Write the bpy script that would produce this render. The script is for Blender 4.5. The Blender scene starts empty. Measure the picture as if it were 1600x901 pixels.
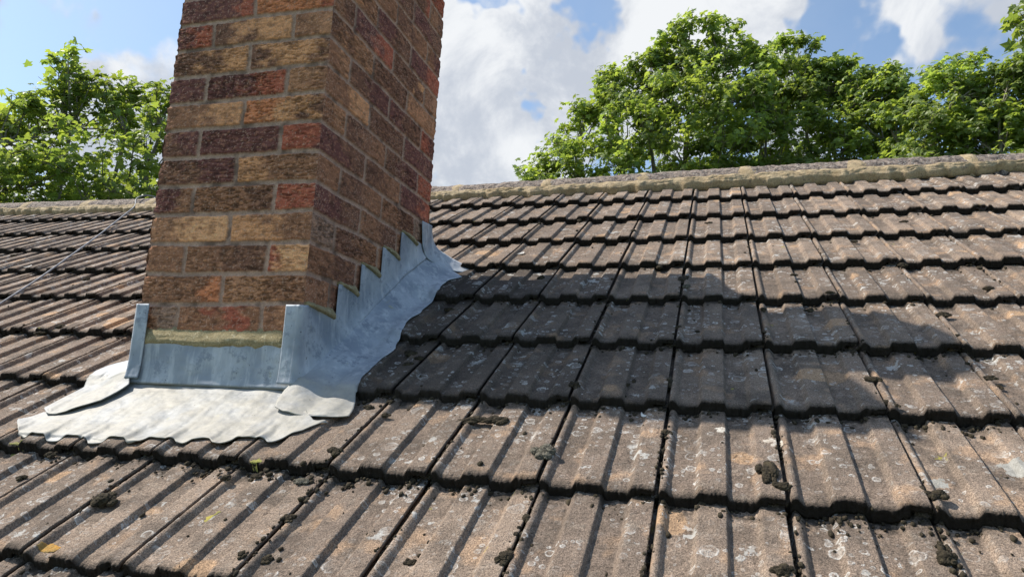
import bpy, math, random
import numpy as np
from mathutils import Vector, Matrix

# ------------------------------------------------------------------ camera, sky, sun, exposure
scn = bpy.context.scene
CAM = np.array([0.92067, -1.4500, -0.2300])
RIGHT = np.array([0.9620627, 0.2684558, 0.0486510])
UP = np.array([0.0006709, -0.1806483, 0.9835475])
BACK = np.array([0.2728277, -0.9462017, -0.1739751])
FPX = 1118.2                                   # focal length in pixels of a 1600 px wide frame
camd = bpy.data.cameras.new("camera")
camd.sensor_width = 36.0
camd.lens = 36.0 * FPX / 1600.0
camd.clip_start = 0.02
camd.clip_end = 6000
cam = bpy.data.objects.new("camera", camd)
scn.collection.objects.link(cam)
cam.matrix_world = Matrix(((RIGHT[0], UP[0], BACK[0], CAM[0]), (RIGHT[1], UP[1], BACK[1], CAM[1]),
                           (RIGHT[2], UP[2], BACK[2], CAM[2]), (0, 0, 0, 1)))
scn.camera = cam

SUN_EL = math.radians(51)
SUN_TO = np.array([-1.0, 0.004, 0.0]); SUN_TO /= np.linalg.norm(SUN_TO)
SUN_DIR = np.array([SUN_TO[0]*math.cos(SUN_EL), SUN_TO[1]*math.cos(SUN_EL), math.sin(SUN_EL)])   # towards the sun
sd = bpy.data.lights.new("sun", 'SUN')
sd.energy = 4.7
sd.angle = math.radians(0.53)
sd.color = (1.0, 0.93, 0.83)
so = bpy.data.objects.new("sun", sd)
scn.collection.objects.link(so)
so.rotation_euler = Vector(SUN_DIR.tolist()).to_track_quat('Z', 'Y').to_euler()

scn.view_settings.view_transform = 'Standard'
scn.view_settings.look = 'None'
scn.view_settings.gamma = 1.0
scn.view_settings.use_curve_mapping = False
scn.view_settings.exposure = 0.42


def ray(px, py):
    d = RIGHT*(px-800)/FPX - UP*(py-450.5)/FPX - BACK
    return d/np.linalg.norm(d)


def project(P):
    q = np.asarray(P, float)-CAM
    x, y, z = q@RIGHT, q@UP, -(q@BACK)
    return 800+FPX*x/z, 450.5-FPX*y/z, z


class NT:
    """small helper round a node tree"""
    def __init__(self, tree):
        self.t = tree
        self.n = tree.nodes
        self.l = tree.links

    def new(self, kind, **kw):
        nd = self.n.new(kind)
        for k, v in kw.items():
            setattr(nd, k, v)
        return nd

    def put(self, sock, v):
        if isinstance(v, bpy.types.NodeSocket):
            self.l.new(v, sock)
        elif v is not None:
            if isinstance(v, (tuple, list)) and len(v) == 3 and sock.type == 'RGBA':
                v = (*v, 1)
            sock.default_value = v

    def math(self, op, a, b=None, c=None, clamp=False):
        nd = self.new('ShaderNodeMath', operation=op, use_clamp=clamp)
        self.put(nd.inputs[0], a)
        if b is not None: self.put(nd.inputs[1], b)
        if c is not None: self.put(nd.inputs[2], c)
        return nd.outputs[0]

    def noise(self, vec, scale, detail=4, rough=.55, dist=0.0, out='Fac'):
        nd = self.new('ShaderNodeTexNoise')
        self.put(nd.inputs['Vector'], vec)
        nd.inputs['Scale'].default_value = scale
        nd.inputs['Detail'].default_value = detail
        nd.inputs['Roughness'].default_value = rough
        nd.inputs['Distortion'].default_value = dist
        return nd.outputs[out]

    def ramp(self, fac, lo, hi, a=0.0, b=1.0, smooth=True):
        nd = self.new('ShaderNodeMapRange', interpolation_type='SMOOTHSTEP' if smooth else 'LINEAR')
        self.put(nd.inputs['Value'], fac)
        nd.inputs['From Min'].default_value = lo
        nd.inputs['From Max'].default_value = hi
        nd.inputs['To Min'].default_value = a
        nd.inputs['To Max'].default_value = b
        return nd.outputs[0]

    def mix(self, fac, a, b, blend='MIX'):
        nd = self.new('ShaderNodeMix', data_type='RGBA', blend_type=blend)
        self.put(nd.inputs[0], fac)
        self.put(nd.inputs[6], a)
        self.put(nd.inputs[7], b)
        return nd.outputs[2]

    def mapping(self, vec, scale=(1, 1, 1), loc=(0, 0, 0), rot=(0, 0, 0)):
        nd = self.new('ShaderNodeMapping')
        self.put(nd.inputs['Vector'], vec)
        nd.inputs['Scale'].default_value = scale
        nd.inputs['Location'].default_value = loc
        nd.inputs['Rotation'].default_value = rot
        return nd.outputs[0]

    def vadd(self, a, b):
        nd = self.new('ShaderNodeVectorMath', operation='ADD')
        self.put(nd.inputs[0], a); self.put(nd.inputs[1], b)
        return nd.outputs[0]

    def bump(self, h, strength, dist, normal=None):
        nd = self.new('ShaderNodeBump')
        nd.inputs['Strength'].default_value = strength
        nd.inputs['Distance'].default_value = dist
        self.put(nd.inputs['Height'], h)
        if normal is not None: self.put(nd.inputs['Normal'], normal)
        return nd.outputs[0]


# world: Nishita sky with broken summer cloud laid out by direction
world = bpy.data.worlds.new("World")
scn.world = world
world.use_nodes = True
w = NT(world.node_tree)
w.n.clear()
sky = w.new('ShaderNodeTexSky', sky_type='NISHITA')
sky.sun_disc = False
sky.sun_elevation = SUN_EL
sky.sun_rotation = math.atan2(SUN_TO[0], SUN_TO[1])
sky.air_density = 1.0
sky.dust_density = 1.2
sky.ozone_density = 1.6
tc = w.new('ShaderNodeTexCoord')
dirv = tc.outputs['Generated']
warp = w.noise(dirv, 3.2, 5, .6, out='Color')
wv = w.new('ShaderNodeVectorMath', operation='MULTIPLY_ADD')
w.put(wv.inputs[0], warp); wv.inputs[1].default_value = (.15, .15, .15)
sub = w.new('ShaderNodeVectorMath', operation='SUBTRACT')
w.put(sub.inputs[0], dirv); sub.inputs[1].default_value = (.075, .075, .075)
w.put(wv.inputs[2], sub.outputs[0])
dw = wv.outputs[0]
# (px, py, angular radius in degrees, weight): where the cloud banks stand in the sky
BANKS = [(715, 20, 3.2, .9), (745, 140, 5.0, 1.0), (700, 240, 7, 1.0), (850, 230, 4.2, .9), (790, 310, 6.5, .9), (830, 165, 3.6, .9), (770, 60, 3.0, .8),
         (1150, -30, 2.5, .7), (1250, 10, 6.3, .95), (1380, 60, 7.5, .95), (1190, 100, 5, .75), (1480, 100, 7, .9),
         (1290, 130, 7, .9), (1620, 120, 6, .85), (1010, 280, 5, .8), (70, 300, 7, .7), (235, 170, 3.5, .5),
         (-60, 230, 5, .5), (1500, -160, 9, .8), (1950, 150, 14, .8), (-700, 150, 12, .7)]
tot = None
for bx, by, rad, wt in BANKS:
    d = ray(bx, by)
    dp = w.new('ShaderNodeVectorMath', operation='DOT_PRODUCT')
    w.put(dp.inputs[0], dw); dp.inputs[1].default_value = d.tolist()
    v = w.ramp(dp.outputs['Value'], math.cos(math.radians(rad))-.012, 1.0, 0, wt)
    tot = v if tot is None else w.math('MAXIMUM', tot, v)
fine = w.noise(dirv, 9.0, 8, .6, .25)
broad = w.noise(dirv, 2.2, 5, .6)
gen = w.ramp(broad, .58, .74, 0, .5)
dens = w.math('ADD', w.math('MAXIMUM', tot, w.math('MULTIPLY', gen, .75)), w.math('MULTIPLY_ADD', fine, 1.3, -.65))
mask = w.ramp(dens, .06, .52, 0, .96)
body = w.noise(w.mapping(dirv, loc=(.4, .1, .3)), 5.5, 7, .62, .3)
ccol = w.mix(w.ramp(body, .40, .60), (3.3, 3.55, 4.0, 1), (5.3, 5.4, 5.5, 1))
veil = w.ramp(w.noise(dirv, 3.0, 6, .6), .35, .75, .10, .26)
skyc = w.mix(veil, w.mix(1.0, sky.outputs[0], (1.0, 1.10, 1.12, 1), 'MULTIPLY'), (3.5, 4.1, 4.9, 1))
bg = w.new('ShaderNodeBackground')
w.put(bg.inputs['Color'], w.mix(mask, skyc, ccol))
bg.inputs['Strength'].default_value = 0.13
wo = w.new('ShaderNodeOutputWorld')
w.l.new(bg.outputs[0], wo.inputs[0])

# ------------------------------------------------------------------ helpers
rng = np.random.default_rng(7)
random.seed(7)
COL = scn.collection
PITCH = 0.535828
CP, SP = math.cos(PITCH), math.sin(PITCH)
Z0 = -0.190532                      # roof plane height where it meets the chimney's front face
TW, TG, TT = 0.1982, 0.2923, 0.0225  # tile cover width, gauge, nose thickness step
XJ = 0.8289                         # x of a tile joint
SR = -0.2399/CP                     # slope position of nose line 0
CW, CD = 0.4523, 0.6886             # chimney width and depth


def rp(x, s, h=0.0):
    """roof coordinates -> world: x along ridge, s up the slope, h off the surface"""
    x = np.asarray(x, float); s = np.asarray(s, float); h = np.asarray(h, float)
    return np.stack([x+0*s+0*h, s*CP-h*SP+0*x, Z0+s*SP+h*CP+0*x], -1)


def mat(name):
    m = bpy.data.materials.new(name)
    m.use_nodes = True
    t = NT(m.node_tree)
    t.n.clear()
    b = t.new('ShaderNodeBsdfPrincipled')
    o = t.new('ShaderNodeOutputMaterial')
    t.l.new(b.outputs[0], o.inputs[0])
    b.inputs['Specular IOR Level'].default_value = .3
    b.inputs['Roughness'].default_value = .9
    return m, t, b


def mesh_np(name, V, F, material=None, parent=None, smooth=True, colors=None, attr=None):
    V = np.asarray(V, np.float32); F = np.asarray(F, np.int32)
    me = bpy.data.meshes.new(name)
    me.vertices.add(len(V)); me.vertices.foreach_set('co', V.ravel())
    k = F.shape[1]
    me.loops.add(F.size); me.loops.foreach_set('vertex_index', F.ravel())
    me.polygons.add(len(F))
    me.polygons.foreach_set('loop_start', np.arange(0, F.size, k, dtype=np.int32))
    me.polygons.foreach_set('loop_total', np.full(len(F), k, np.int32))
    me.polygons.foreach_set('use_smooth', np.full(len(F), smooth, bool))
    me.update(calc_edges=True)
    if colors is not None:
        ca = me.color_attributes.new('tint', 'FLOAT_COLOR', 'POINT')
        c = np.ones((len(V), 4), np.float32); c[:, :3] = colors
        ca.data.foreach_set('color', c.ravel())
    if attr is not None:
        for an, av in attr.items():
            a = me.attributes.new(an, 'FLOAT', 'POINT')
            a.data.foreach_set('value', np.asarray(av, np.float32))
    if material: me.materials.append(material)
    ob = bpy.data.objects.new(name, me)
    COL.objects.link(ob)
    if parent is not None: ob.parent = parent
    return ob


def grid_faces(nu, nv, off=0, flip=False):
    """vertices indexed [iv*nu+iu]"""
    a = (np.arange(nv-1)[:, None]*nu+np.arange(nu-1)[None, :]).ravel()+off
    f = np.stack([a, a+1, a+1+nu, a+nu], 1)
    return f[:, ::-1] if flip else f


def tag(o, label=None, cat=None, group=None, kind=None):
    if label: o['label'] = label
    if cat: o['category'] = cat
    if group: o['group'] = group
    if kind: o['kind'] = kind
    return o


def empty(name, loc):
    o = bpy.data.objects.new(name, None)
    o.location = loc
    o.empty_display_size = .1
    COL.objects.link(o)
    return o


def _hash(ix, iy, seed):
    h = (ix.astype(np.int64)*374761393+iy.astype(np.int64)*668265263+seed*2147483647) & 0xffffffff
    h = ((h ^ (h >> 13))*1274126177) & 0xffffffff
    return ((h ^ (h >> 16)) & 0xffffff)/float(0xffffff)


def vnoise(x, y, seed=0):
    x = np.asarray(x, float); y = np.asarray(y, float)
    x, y = np.broadcast_arrays(x, y)
    ix, iy = np.floor(x).astype(np.int64), np.floor(y).astype(np.int64)
    fx, fy = x-ix, y-iy
    fx = fx*fx*(3-2*fx); fy = fy*fy*(3-2*fy)
    a = _hash(ix, iy, seed); b = _hash(ix+1, iy, seed); c = _hash(ix, iy+1, seed); d = _hash(ix+1, iy+1, seed)
    return (a*(1-fx)+b*fx)*(1-fy)+(c*(1-fx)+d*fx)*fy


def fbm(x, y, seed=0, octv=4, gain=.5):
    s = 0; a = 1; t = 0
    for i in range(octv):
        s = s+a*vnoise(x*2**i+i*17.3, y*2**i+i*9.1, seed+i); t += a; a *= gain
    return s/t


def sst(a, b, x):
    t = np.clip((x-a)/(b-a), 0, 1)
    return t*t*(3-2*t)


def box_mesh(x0, x1, y0, y1, z0, z1):
    V = [(x, y, z) for z in (z0, z1) for y in (y0, y1) for x in (x0, x1)]
    F = [(0, 2, 3, 1), (4, 5, 7, 6), (0, 1, 5, 4), (2, 6, 7, 3), (0, 4, 6, 2), (1, 3, 7, 5)]
    return V, F


# ------------------------------------------------------------------ materials
def m_tile():
    m, t, b = mat("weathered_concrete_tile")
    tcn = t.new('ShaderNodeTexCoord'); oi = t.new('ShaderNodeObjectInfo')
    cb = t.new('ShaderNodeCombineXYZ')
    t.put(cb.inputs[0], t.math('MULTIPLY', oi.outputs['Random'], 37.0))
    t.put(cb.inputs[1], t.math('MULTIPLY', oi.outputs['Random'], 91.0))
    P = t.vadd(tcn.outputs['Object'], cb.outputs[0])
    geo = t.new('ShaderNodeNewGeometry')
    nose = t.new('ShaderNodeAttribute', attribute_name='nose').outputs['Fac']
    low = t.new('ShaderNodeAttribute', attribute_name='low').outputs['Fac']
    big = t.noise(P, 9, 5, .65)
    mid = t.noise(P, 38, 4, .6)
    grit = t.noise(P, 520, 2, .6)
    grit2 = t.noise(P, 210, 3, .7)
    rnd = oi.outputs['Random']
    base = t.mix(rnd, (.205, .155, .120, 1), (.300, .226, .170, 1))
    base = t.mix(t.ramp(big, .40, .66), base, (.150, .116, .090, 1))
    base = t.mix(t.ramp(t.noise(P, 14, 3, .5), .55, .68, 0, .75), base, (.38, .255, .165, 1))
    base = t.mix(t.ramp(mid, .52, .74, 0, .45), base, (.30, .25, .20, 1))
    # smooth sandy scars where the surface has worn off
    scar = t.ramp(t.noise(P, 7.0, 1, .3), .70, .735, 0, .9)
    base = t.mix(scar, base, (.46, .30, .18, 1))
    # grit
    g = t.ramp(grit, .32, .68, .42, 1.58, False)
    g2 = t.ramp(grit2, .30, .70, .72, 1.28, False)
    gm = t.new('ShaderNodeVectorMath', operation='SCALE'); t.put(gm.inputs[0], base); t.put(gm.inputs['Scale'], t.math('MULTIPLY', g, g2))
    base = gm.outputs[0]
    # dark algae on nose edges, with nose shade painted in, and in the laps, broken up
    alg_shade = t.math('MULTIPLY', nose, t.ramp(t.noise(P, 45, 4, .65), .10, .34), clamp=True)
    base = t.mix(t.math('MULTIPLY', alg_shade, .97), base, (.013, .010, .008, 1))
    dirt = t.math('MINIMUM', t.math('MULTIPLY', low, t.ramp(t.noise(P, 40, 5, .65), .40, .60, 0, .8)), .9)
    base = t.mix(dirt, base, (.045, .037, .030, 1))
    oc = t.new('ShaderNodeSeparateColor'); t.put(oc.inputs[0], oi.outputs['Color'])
    shade_grime = t.math('MULTIPLY', t.math('SUBTRACT', 1.0, oc.outputs[0]), t.ramp(t.noise(P, 16, 5, .65), .25, .5, .55, 1))  # shade beside the chimney painted into the tile colour, with patchy grime
    base = t.mix(shade_grime, base, (.040, .033, .028, 1))
    dk = t.ramp(t.noise(P, 60, 3, .6), .66, .74, 0, .75)
    base = t.mix(dk, base, (.035, .028, .022, 1))

    # lichen rosettes: pale rings with greyer middles
    def ring(scale, thr, seed, rad, wid):
        Pw = t.vadd(P, t.mapping(t.noise(P, 55, 3, .6, out='Color'), scale=(.010, .010, .010), loc=(seed, seed*.7, 0)))
        vo = t.new('ShaderNodeTexVoronoi', voronoi_dimensions='2D', feature='F1')
        t.put(vo.inputs['Vector'], Pw); vo.inputs['Scale'].default_value = scale
        vo.inputs['Randomness'].default_value = .9
        sp = t.new('ShaderNodeSeparateColor'); t.put(sp.inputs[0], vo.outputs['Color'])
        pres = t.math('GREATER_THAN', sp.outputs[0], thr)
        r = t.math('MULTIPLY_ADD', sp.outputs[1], rad*.8, rad*.45)
        dist = vo.outputs['Distance']
        edge = t.math('ABSOLUTE', t.math('SUBTRACT', dist, r))
        rg = t.ramp(edge, wid*.25, wid, 1, 0)
        fill = t.math('LESS_THAN', dist, r)
        f = t.math('MAXIMUM', t.math('MULTIPLY', rg, .95), t.math('MULTIPLY', fill, t.math('MULTIPLY', sp.outputs[2], .62)))
        return t.math('MULTIPLY', f, pres)
    field = t.ramp(t.noise(P, 6.5, 3, .6), .42, .60, .12, 1)
    lich = t.math('MAXIMUM', ring(46, .74, 3.1, .24, .09), t.math('MAXIMUM', ring(85, .80, 7.7, .22, .11), t.math('MAXIMUM', ring(30, .86, 1.3, .26, .06), ring(19, .88, 5.3, .24, .045))))
    nn_ = t.math('SUBTRACT', 1.0, nose, clamp=True)
    lich = t.math('MULTIPLY', t.math('MULTIPLY', t.math('MULTIPLY', lich, field), t.math('POWER', nn_, 3.0)), t.ramp(t.noise(P, 70, 4, .7), .38, .56, .15, 1))
    lich = t.math('MULTIPLY', lich, t.ramp(grit2, .32, .5, .35, 1))
    base = t.mix(t.math('MULTIPLY', lich, .85), base, (.62, .60, .56, 1))
    crust = t.math('MULTIPLY', t.math('POWER', nn_, 3.0), t.math('MULTIPLY', t.ramp(t.noise(P, 26, 5, .7), .58, .63, 0, .8), t.ramp(t.noise(P, 6, 2, .5), .50, .62)))
    base = t.mix(crust, base, (.47, .46, .43, 1))
    yel = t.math('MULTIPLY', t.ramp(t.noise(P, 20, 4, .65), .69, .72), t.ramp(rnd, .55, .6))
    base = t.mix(t.math('MULTIPLY', yel, .8), base, (.30, .27, .06, 1))
    t.put(b.inputs['Base Color'], base)
    b.inputs['Roughness'].default_value = .93
    b.inputs['Specular IOR Level'].default_value = .22
    h = t.math('ADD', t.math('MULTIPLY', grit, .5), t.math('ADD', t.math('MULTIPLY', grit2, .8), t.math('MULTIPLY', lich, .25)))
    rip = t.noise(t.mapping(P, scale=(1, 3.4, 1)), 34, 3, .6, .8)
    h = t.math('ADD', h, t.math('MULTIPLY', rip, 1.1))
    t.put(b.inputs['Normal'], t.bump(h, .9, .0030))
    return m


def m_attr(name, rough=.92, grit=350, gamp=.35, bumpd=.0012, bstr=.8, second=None):
    m, t, b = mat(name)
    tcn = t.new('ShaderNodeTexCoord'); P = tcn.outputs['Object']
    col = t.new('ShaderNodeAttribute', attribute_name='tint').outputs['Color']
    g = t.noise(P, grit, 3, .65)
    sc = t.new('ShaderNodeVectorMath', operation='SCALE'); t.put(sc.inputs[0], col)
    t.put(sc.inputs['Scale'], t.ramp(g, .3, .7, 1-gamp, 1+gamp, False))
    t.put(b.inputs['Base Color'], sc.outputs[0])
    b.inputs['Roughness'].default_value = rough
    b.inputs['Specular IOR Level'].default_value = .25
    t.put(b.inputs['Normal'], t.bump(g, bstr, bumpd))
    return m


def m_lead():
    m, t, b = mat("weathered_lead_sheet")
    tcn = t.new('ShaderNodeTexCoord'); P = tcn.outputs['Object']
    n1 = t.noise(P, 11, 3, .5)
    n2 = t.noise(P, 60, 5, .7)
    n3 = t.noise(t.mapping(P, scale=(1, 1, .18)), 45, 5, .65)
    base = t.mix(t.ramp(n1, .35, .62), (.26, .295, .345, 1), (.42, .455, .50, 1))
    base = t.mix(t.ramp(n3, .47, .66, 0, .5), base, (.62, .64, .66, 1))
    base = t.mix(t.ramp(t.noise(P, 22, 6, .75), .52, .64, 0, .7), base, (.16, .19, .24, 1))
    base = t.mix(t.ramp(n2, .60, .72, 0, .5), base, (.17, .19, .22, 1))
    pat = t.new('ShaderNodeAttribute', attribute_name='patina').outputs['Fac']
    cream = t.mix(t.ramp(n2, .35, .7), (.325, .310, .270, 1), (.275, .268, .248, 1))
    base = t.mix(t.math('MULTIPLY', pat, t.ramp(n1, .30, .55, .62, 1)), base, cream)
    stain = t.math('MULTIPLY', t.ramp(t.noise(P, 24, 3, .6), .68, .76, 0, .5), 1.0)
    base = t.mix(stain, base, (.38, .35, .16, 1))
    spots = t.ramp(t.noise(P, 130, 2, .5), .73, .76, 0, .8)
    base = t.mix(spots, base, (.06, .055, .05, 1))
    t.put(b.inputs['Base Color'], base)
    b.inputs['Roughness'].default_value = .62
    b.inputs['Metallic'].default_value = .12
    b.inputs['Specular IOR Level'].default_value = .35
    hh = t.math('ADD', t.math('MULTIPLY', n1, 2.2), t.math('MULTIPLY', n2, .14))
    t.put(b.inputs['Normal'], t.bump(hh, .8, .007))
    return m


def m_simple(name, c1, c2, scale=30, rough=.9, bumpd=.002, bstr=.6, c3=None, detail=5):
    m, t, b = mat(name)
    tcn = t.new('ShaderNodeTexCoord'); P = tcn.outputs['Object']
    n = t.noise(P, scale, detail, .65)
    base = t.mix(t.ramp(n, .35, .65), (*c1, 1), (*c2, 1))
    if c3:
        base = t.mix(t.ramp(t.noise(P, scale*2.7, 4, .7), .56, .64), base, (*c3, 1))
    g = t.noise(P, scale*9, 3, .6)
    sc = t.new('ShaderNodeVectorMath', operation='SCALE'); t.put(sc.inputs[0], base)
    t.put(sc.inputs['Scale'], t.ramp(g, .3, .7, .75, 1.25, False))
    t.put(b.inputs['Base Color'], sc.outputs[0])
    b.inputs['Roughness'].default_value = rough
    t.put(b.inputs['Normal'], t.bump(t.math('ADD', n, t.math('MULTIPLY', g, .4)), bstr, bumpd))
    return m


def m_leaf():
    m, t, b = mat("plane_tree_leaf")
    col = t.new('ShaderNodeAttribute', attribute_name='tint').outputs['Color']
    t.put(b.inputs['Base Color'], col)
    b.inputs['Roughness'].default_value = .42
    b.inputs['Specular IOR Level'].default_value = .45
    tr = t.new('ShaderNodeBsdfTranslucent')
    sc = t.mix(1.0, col, (1.5, 1.45, .6, 1), 'MULTIPLY')
    t.put(tr.inputs[0], sc)
    mx = t.new('ShaderNodeMixShader'); mx.inputs[0].default_value = .58
    t.l.new(b.outputs[0], mx.inputs[1]); t.l.new(tr.outputs[0], mx.inputs[2])
    out = [n for n in t.n if n.type == 'OUTPUT_MATERIAL'][0]
    t.l.new(mx.outputs[0], out.inputs[0])
    return m


M_TILE = m_tile()
M_BRICK = m_attr("rustic_brick_and_mortar", grit=420, gamp=.30, bumpd=.0016)
M_LEAD = m_lead()
M_SAND = m_simple("sand_cement_mortar", (.33, .245, .140), (.42, .33, .205), 22, bumpd=.006, bstr=1.0, c3=(.24, .185, .13))
M_POINT = m_simple("greenish_pointing_mortar", (.26, .205, .105), (.33, .265, .145), 30, bumpd=.004, bstr=.9, c3=(.45, .38, .24))
M_RIDGE = m_simple("lichened_ridge_tile", (.075, .06, .055), (.33, .26, .21), 46, bumpd=.008, bstr=1.0, c3=(.44, .41, .36))
M_MOSS = m_simple("dry_black_moss", (.020, .016, .010), (.062, .048, .029), 70, bumpd=.004, bstr=1.0, rough=1.0, c3=(.085, .070, .042))
M_MOSSG = m_simple("grey_lichen_moss", (.06, .053, .04), (.17, .155, .12), 90, bumpd=.004, bstr=1.0, rough=1.0, c3=(.26, .25, .19))
M_BARK = m_simple("plane_bark", (.16, .14, .11), (.30, .27, .21), 6, bumpd=.02)
M_LEAF = m_leaf()
M_CLAY = m_simple("terracotta_pot", (.34, .13, .07), (.26, .11, .065), 10)
M_WIRE = m_simple("grey_cable_sheath", (.17, .175, .19), (.24, .25, .27), 40, rough=.5)
M_FEATH = m_simple("white_feather", (.72, .70, .66), (.60, .57, .52), 60, rough=.8)
M_GRASS = m_simple("lawn_grass", (.05, .085, .025), (.08, .12, .035), 2)
M_RENDER = m_simple("house_brick_wall", (.30, .16, .10), (.24, .12, .08), 5)
M_FELT = m_simple("roofing_felt", (.03, .03, .03), (.05, .047, .043), 8)

# ------------------------------------------------------------------ ground, house below
V, F = box_mesh(-3000, 3000, -3000, 3000, -5.45, -5.4)
g = mesh_np("ground", V, F, M_GRASS, smooth=False); tag(g, kind='structure')

house = empty("house", (0, 2, -5.4))
tag(house, "brick house whose tiled roof fills the foreground", "house")
V, F = box_mesh(-7.0, 5.0, -1.7, 5.3, -5.4, -1.45)
V = [(x, y-2, z+5.4) for x, y, z in V]
mesh_np("wall", V, F, M_RENDER, house, smooth=False)
# roof deck under the tiles (both slopes); top a little below the tile undersides
apx = 1.81
def zpl(y): return Z0+y*SP/CP
dk = .062
Vd = []
for x in (-7.3, 5.3):
    Vd += [(x, -2.0, zpl(-2.0)-dk), (x, apx, zpl(apx)-dk), (x, 2*apx+2.0, zpl(-2.0)-dk),
           (x, 2*apx+2.0, zpl(-2.0)-dk-.12), (x, apx, zpl(apx)-dk-.14), (x, -2.0, zpl(-2.0)-dk-.12)]
Fd = [(0, 6, 7, 1), (1, 7, 8, 2), (2, 8, 9, 3), (3, 9, 10, 4), (4, 10, 11, 5), (5, 11, 6, 0)]
Vd = [(x, y-2, z+5.4) for x, y, z in Vd]
mesh_np("roof", Vd, Fd, M_FELT, house, smooth=False)

# ------------------------------------------------------------------ roof tiles
PU = np.array([-.020, -.003, .0015, .0035, .0050, .0068, .0110, .0150, .0185, .0225, .060, .0665, .110, .1138, .152, .1605, .1962])
PH = np.array([-.010, -.010, -.009, -.003, .0070, .0098, .0112, .0098, .0058, .0000, .000, .0108, .0108, .0004, .0004, .0108, .0108])


def profile(u):
    return np.interp(u, PU, PH)


def smooth_profile(u, rr=.0013):
    return (profile(u-rr)+profile(u)*2+profile(u+rr))/4


def tile_mesh(seed):
    nu, nv = 140, 96
    u = np.linspace(-.020, .1962, nu)
    v = np.concatenate([np.linspace(0, .012, 8), np.linspace(.016, .365, nv-8)])
    U, Vv = np.meshgrid(u, v)
    H = np.where(U > .189, profile(U), smooth_profile(U))
    n = (fbm(U*60, Vv*45, seed, 4)-.5)
    H = H+n*.0022+(fbm(U*380, Vv*380, seed+5, 2)-.5)*.0011
    H = H+(np.abs(fbm(U*25, Vv*130, seed+9, 3)-.5))*-.0016          # faint cross ripples
    pit = vnoise(U*90, Vv*90, seed+3); H -= sst(.90, .97, pit)*.0012
    # worn nose: ragged front line and rounded arris
    edge = (fbm(u*70, u*0+seed*3.1, seed+1, 5, .65)-.5)*.009+(vnoise(u*300, u*0, seed+2)-.5)*.0028
    chip = sst(.72, .9, vnoise(u*45+seed, u*0+2.2, seed+4))*.004
    Ysh = Vv+(edge+chip)[None, :]*np.exp(-Vv/.02)
    H = H-.0020*np.exp(-(Vv/.003)**2)-.0012*np.exp(-(Vv/.010)**2)-np.abs(fbm(U*190, Vv*190, seed+44, 3)-.5)*.006*np.exp(-(Vv/.006)**2)
    if True:   # left underlock is set back a little so the nose of the roll reads round
        Ysh = Ysh+np.where(U < .004, .010, 0)*np.exp(-Vv/.01)
    top = np.stack([U, Ysh, H], -1).reshape(-1, 3)
    thick = .0150+.0025*(fbm(U*50, Vv*30, seed+12, 3)-.5)
    thick = np.where(U > .170, .0092, thick)
    thick = thick+.0060*np.exp(-Vv/.02)*(U < .170)
    HB = H-thick
    HB = np.where(U < -.0005, H-.006, HB)
    bot = np.stack([U, Ysh+.001*(vnoise(U*200, Vv*0, seed+6)-.5), HB], -1).reshape(-1, 3)
    # nose face: three extra rows for roughness
    rows = [top[:nu]]
    mids = []
    for k in (.25, .5, .75):
        r = top[:nu]*(1-k)+bot[:nu]*k
        r = r.copy(); r[:, 1] += (fbm(u*150, u*0+k*9, seed+20, 3)-.5)*.0065+.0006
        mids.append(r)
    N = nu*nv
    V = np.concatenate([top, bot]+mids)
    F = [grid_faces(nu, nv), grid_faces(nu, nv, N, True)]
    rowid = [np.arange(nu)]+[2*N+k*nu+np.arange(nu) for k in range(3)]+[N+np.arange(nu)]
    for a, b_ in zip(rowid[:-1], rowid[1:]):
        F.append(np.stack([a[:-1], b_[:-1], b_[1:], a[1:]], 1))
    back = (nv-1)*nu+np.arange(nu)
    F.append(np.stack([back[:-1], back[1:], N+back[1:], N+back[:-1]], 1))
    L = np.arange(nv)*nu; R = L+nu-1
    F.append(np.stack([L[:-1], L[1:], N+L[1:], N+L[:-1]], 1))
    F.append(np.stack([R[:-1], N+R[:-1], N+R[1:], R[1:]], 1))
    V = V.copy(); V[:, 2] -= .0108
    nose = np.concatenate([(np.exp(-Vv/.006)).ravel(), np.ones(N), np.ones(3*nu)])
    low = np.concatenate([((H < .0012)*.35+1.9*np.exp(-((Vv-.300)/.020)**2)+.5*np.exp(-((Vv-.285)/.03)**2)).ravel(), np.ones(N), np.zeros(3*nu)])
    return V, np.concatenate(F), nose, low


NVAR = 7
protos = []
for k in range(NVAR):
    V, F, nose, low = tile_mesh(11+k*31)
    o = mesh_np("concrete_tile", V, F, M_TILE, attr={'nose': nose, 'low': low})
    protos.append(o)
tilt = -math.atan(TT/TG)
RX, RY, RZ = Vector((1, 0, 0)), Vector((0, CP, SP)), Vector((0, -SP, CP))
BASIS = Matrix((RX, RY, RZ)).transposed().to_4x4()
ORD = ["first", "second", "third", "fourth", "fifth", "sixth", "seventh", "eighth", "ninth", "tenth", "eleventh", "twelfth",
       "thirteenth", "fourteenth", "fifteenth", "sixteenth", "seventeenth", "eighteenth", "nineteenth", "twentieth",
       "twenty-first", "twenty-second", "twenty-third", "twenty-fourth", "twenty-fifth", "twenty-sixth", "twenty-seventh",
       "twenty-eighth", "twenty-ninth", "thirtieth", "thirty-first", "thirty-second", "thirty-third"]
tiles = []
for r in range(-3, 8):
    for j in range(-27, 13):
        x0, s0 = XJ+j*TW, SR+r*TG
        ok = False
        for du in (-.12, 0, .1, .2, .32):
            for dv in (-.06, .15, .36):
                px, py, z = project(rp(x0+du, s0+dv))
                if z > .1 and -60 < px < 1660 and 150 < py < 960: ok = True
        if not ok: continue
        xc, yc = x0+.1, (s0+.15)*CP
        if -CW+.06 < xc < -.04 and .03 < yc < CD-.10: continue
        tiles.append([r, j, x0, s0])
used = set()
DARKWORD = {}
bycourse = {}
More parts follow.
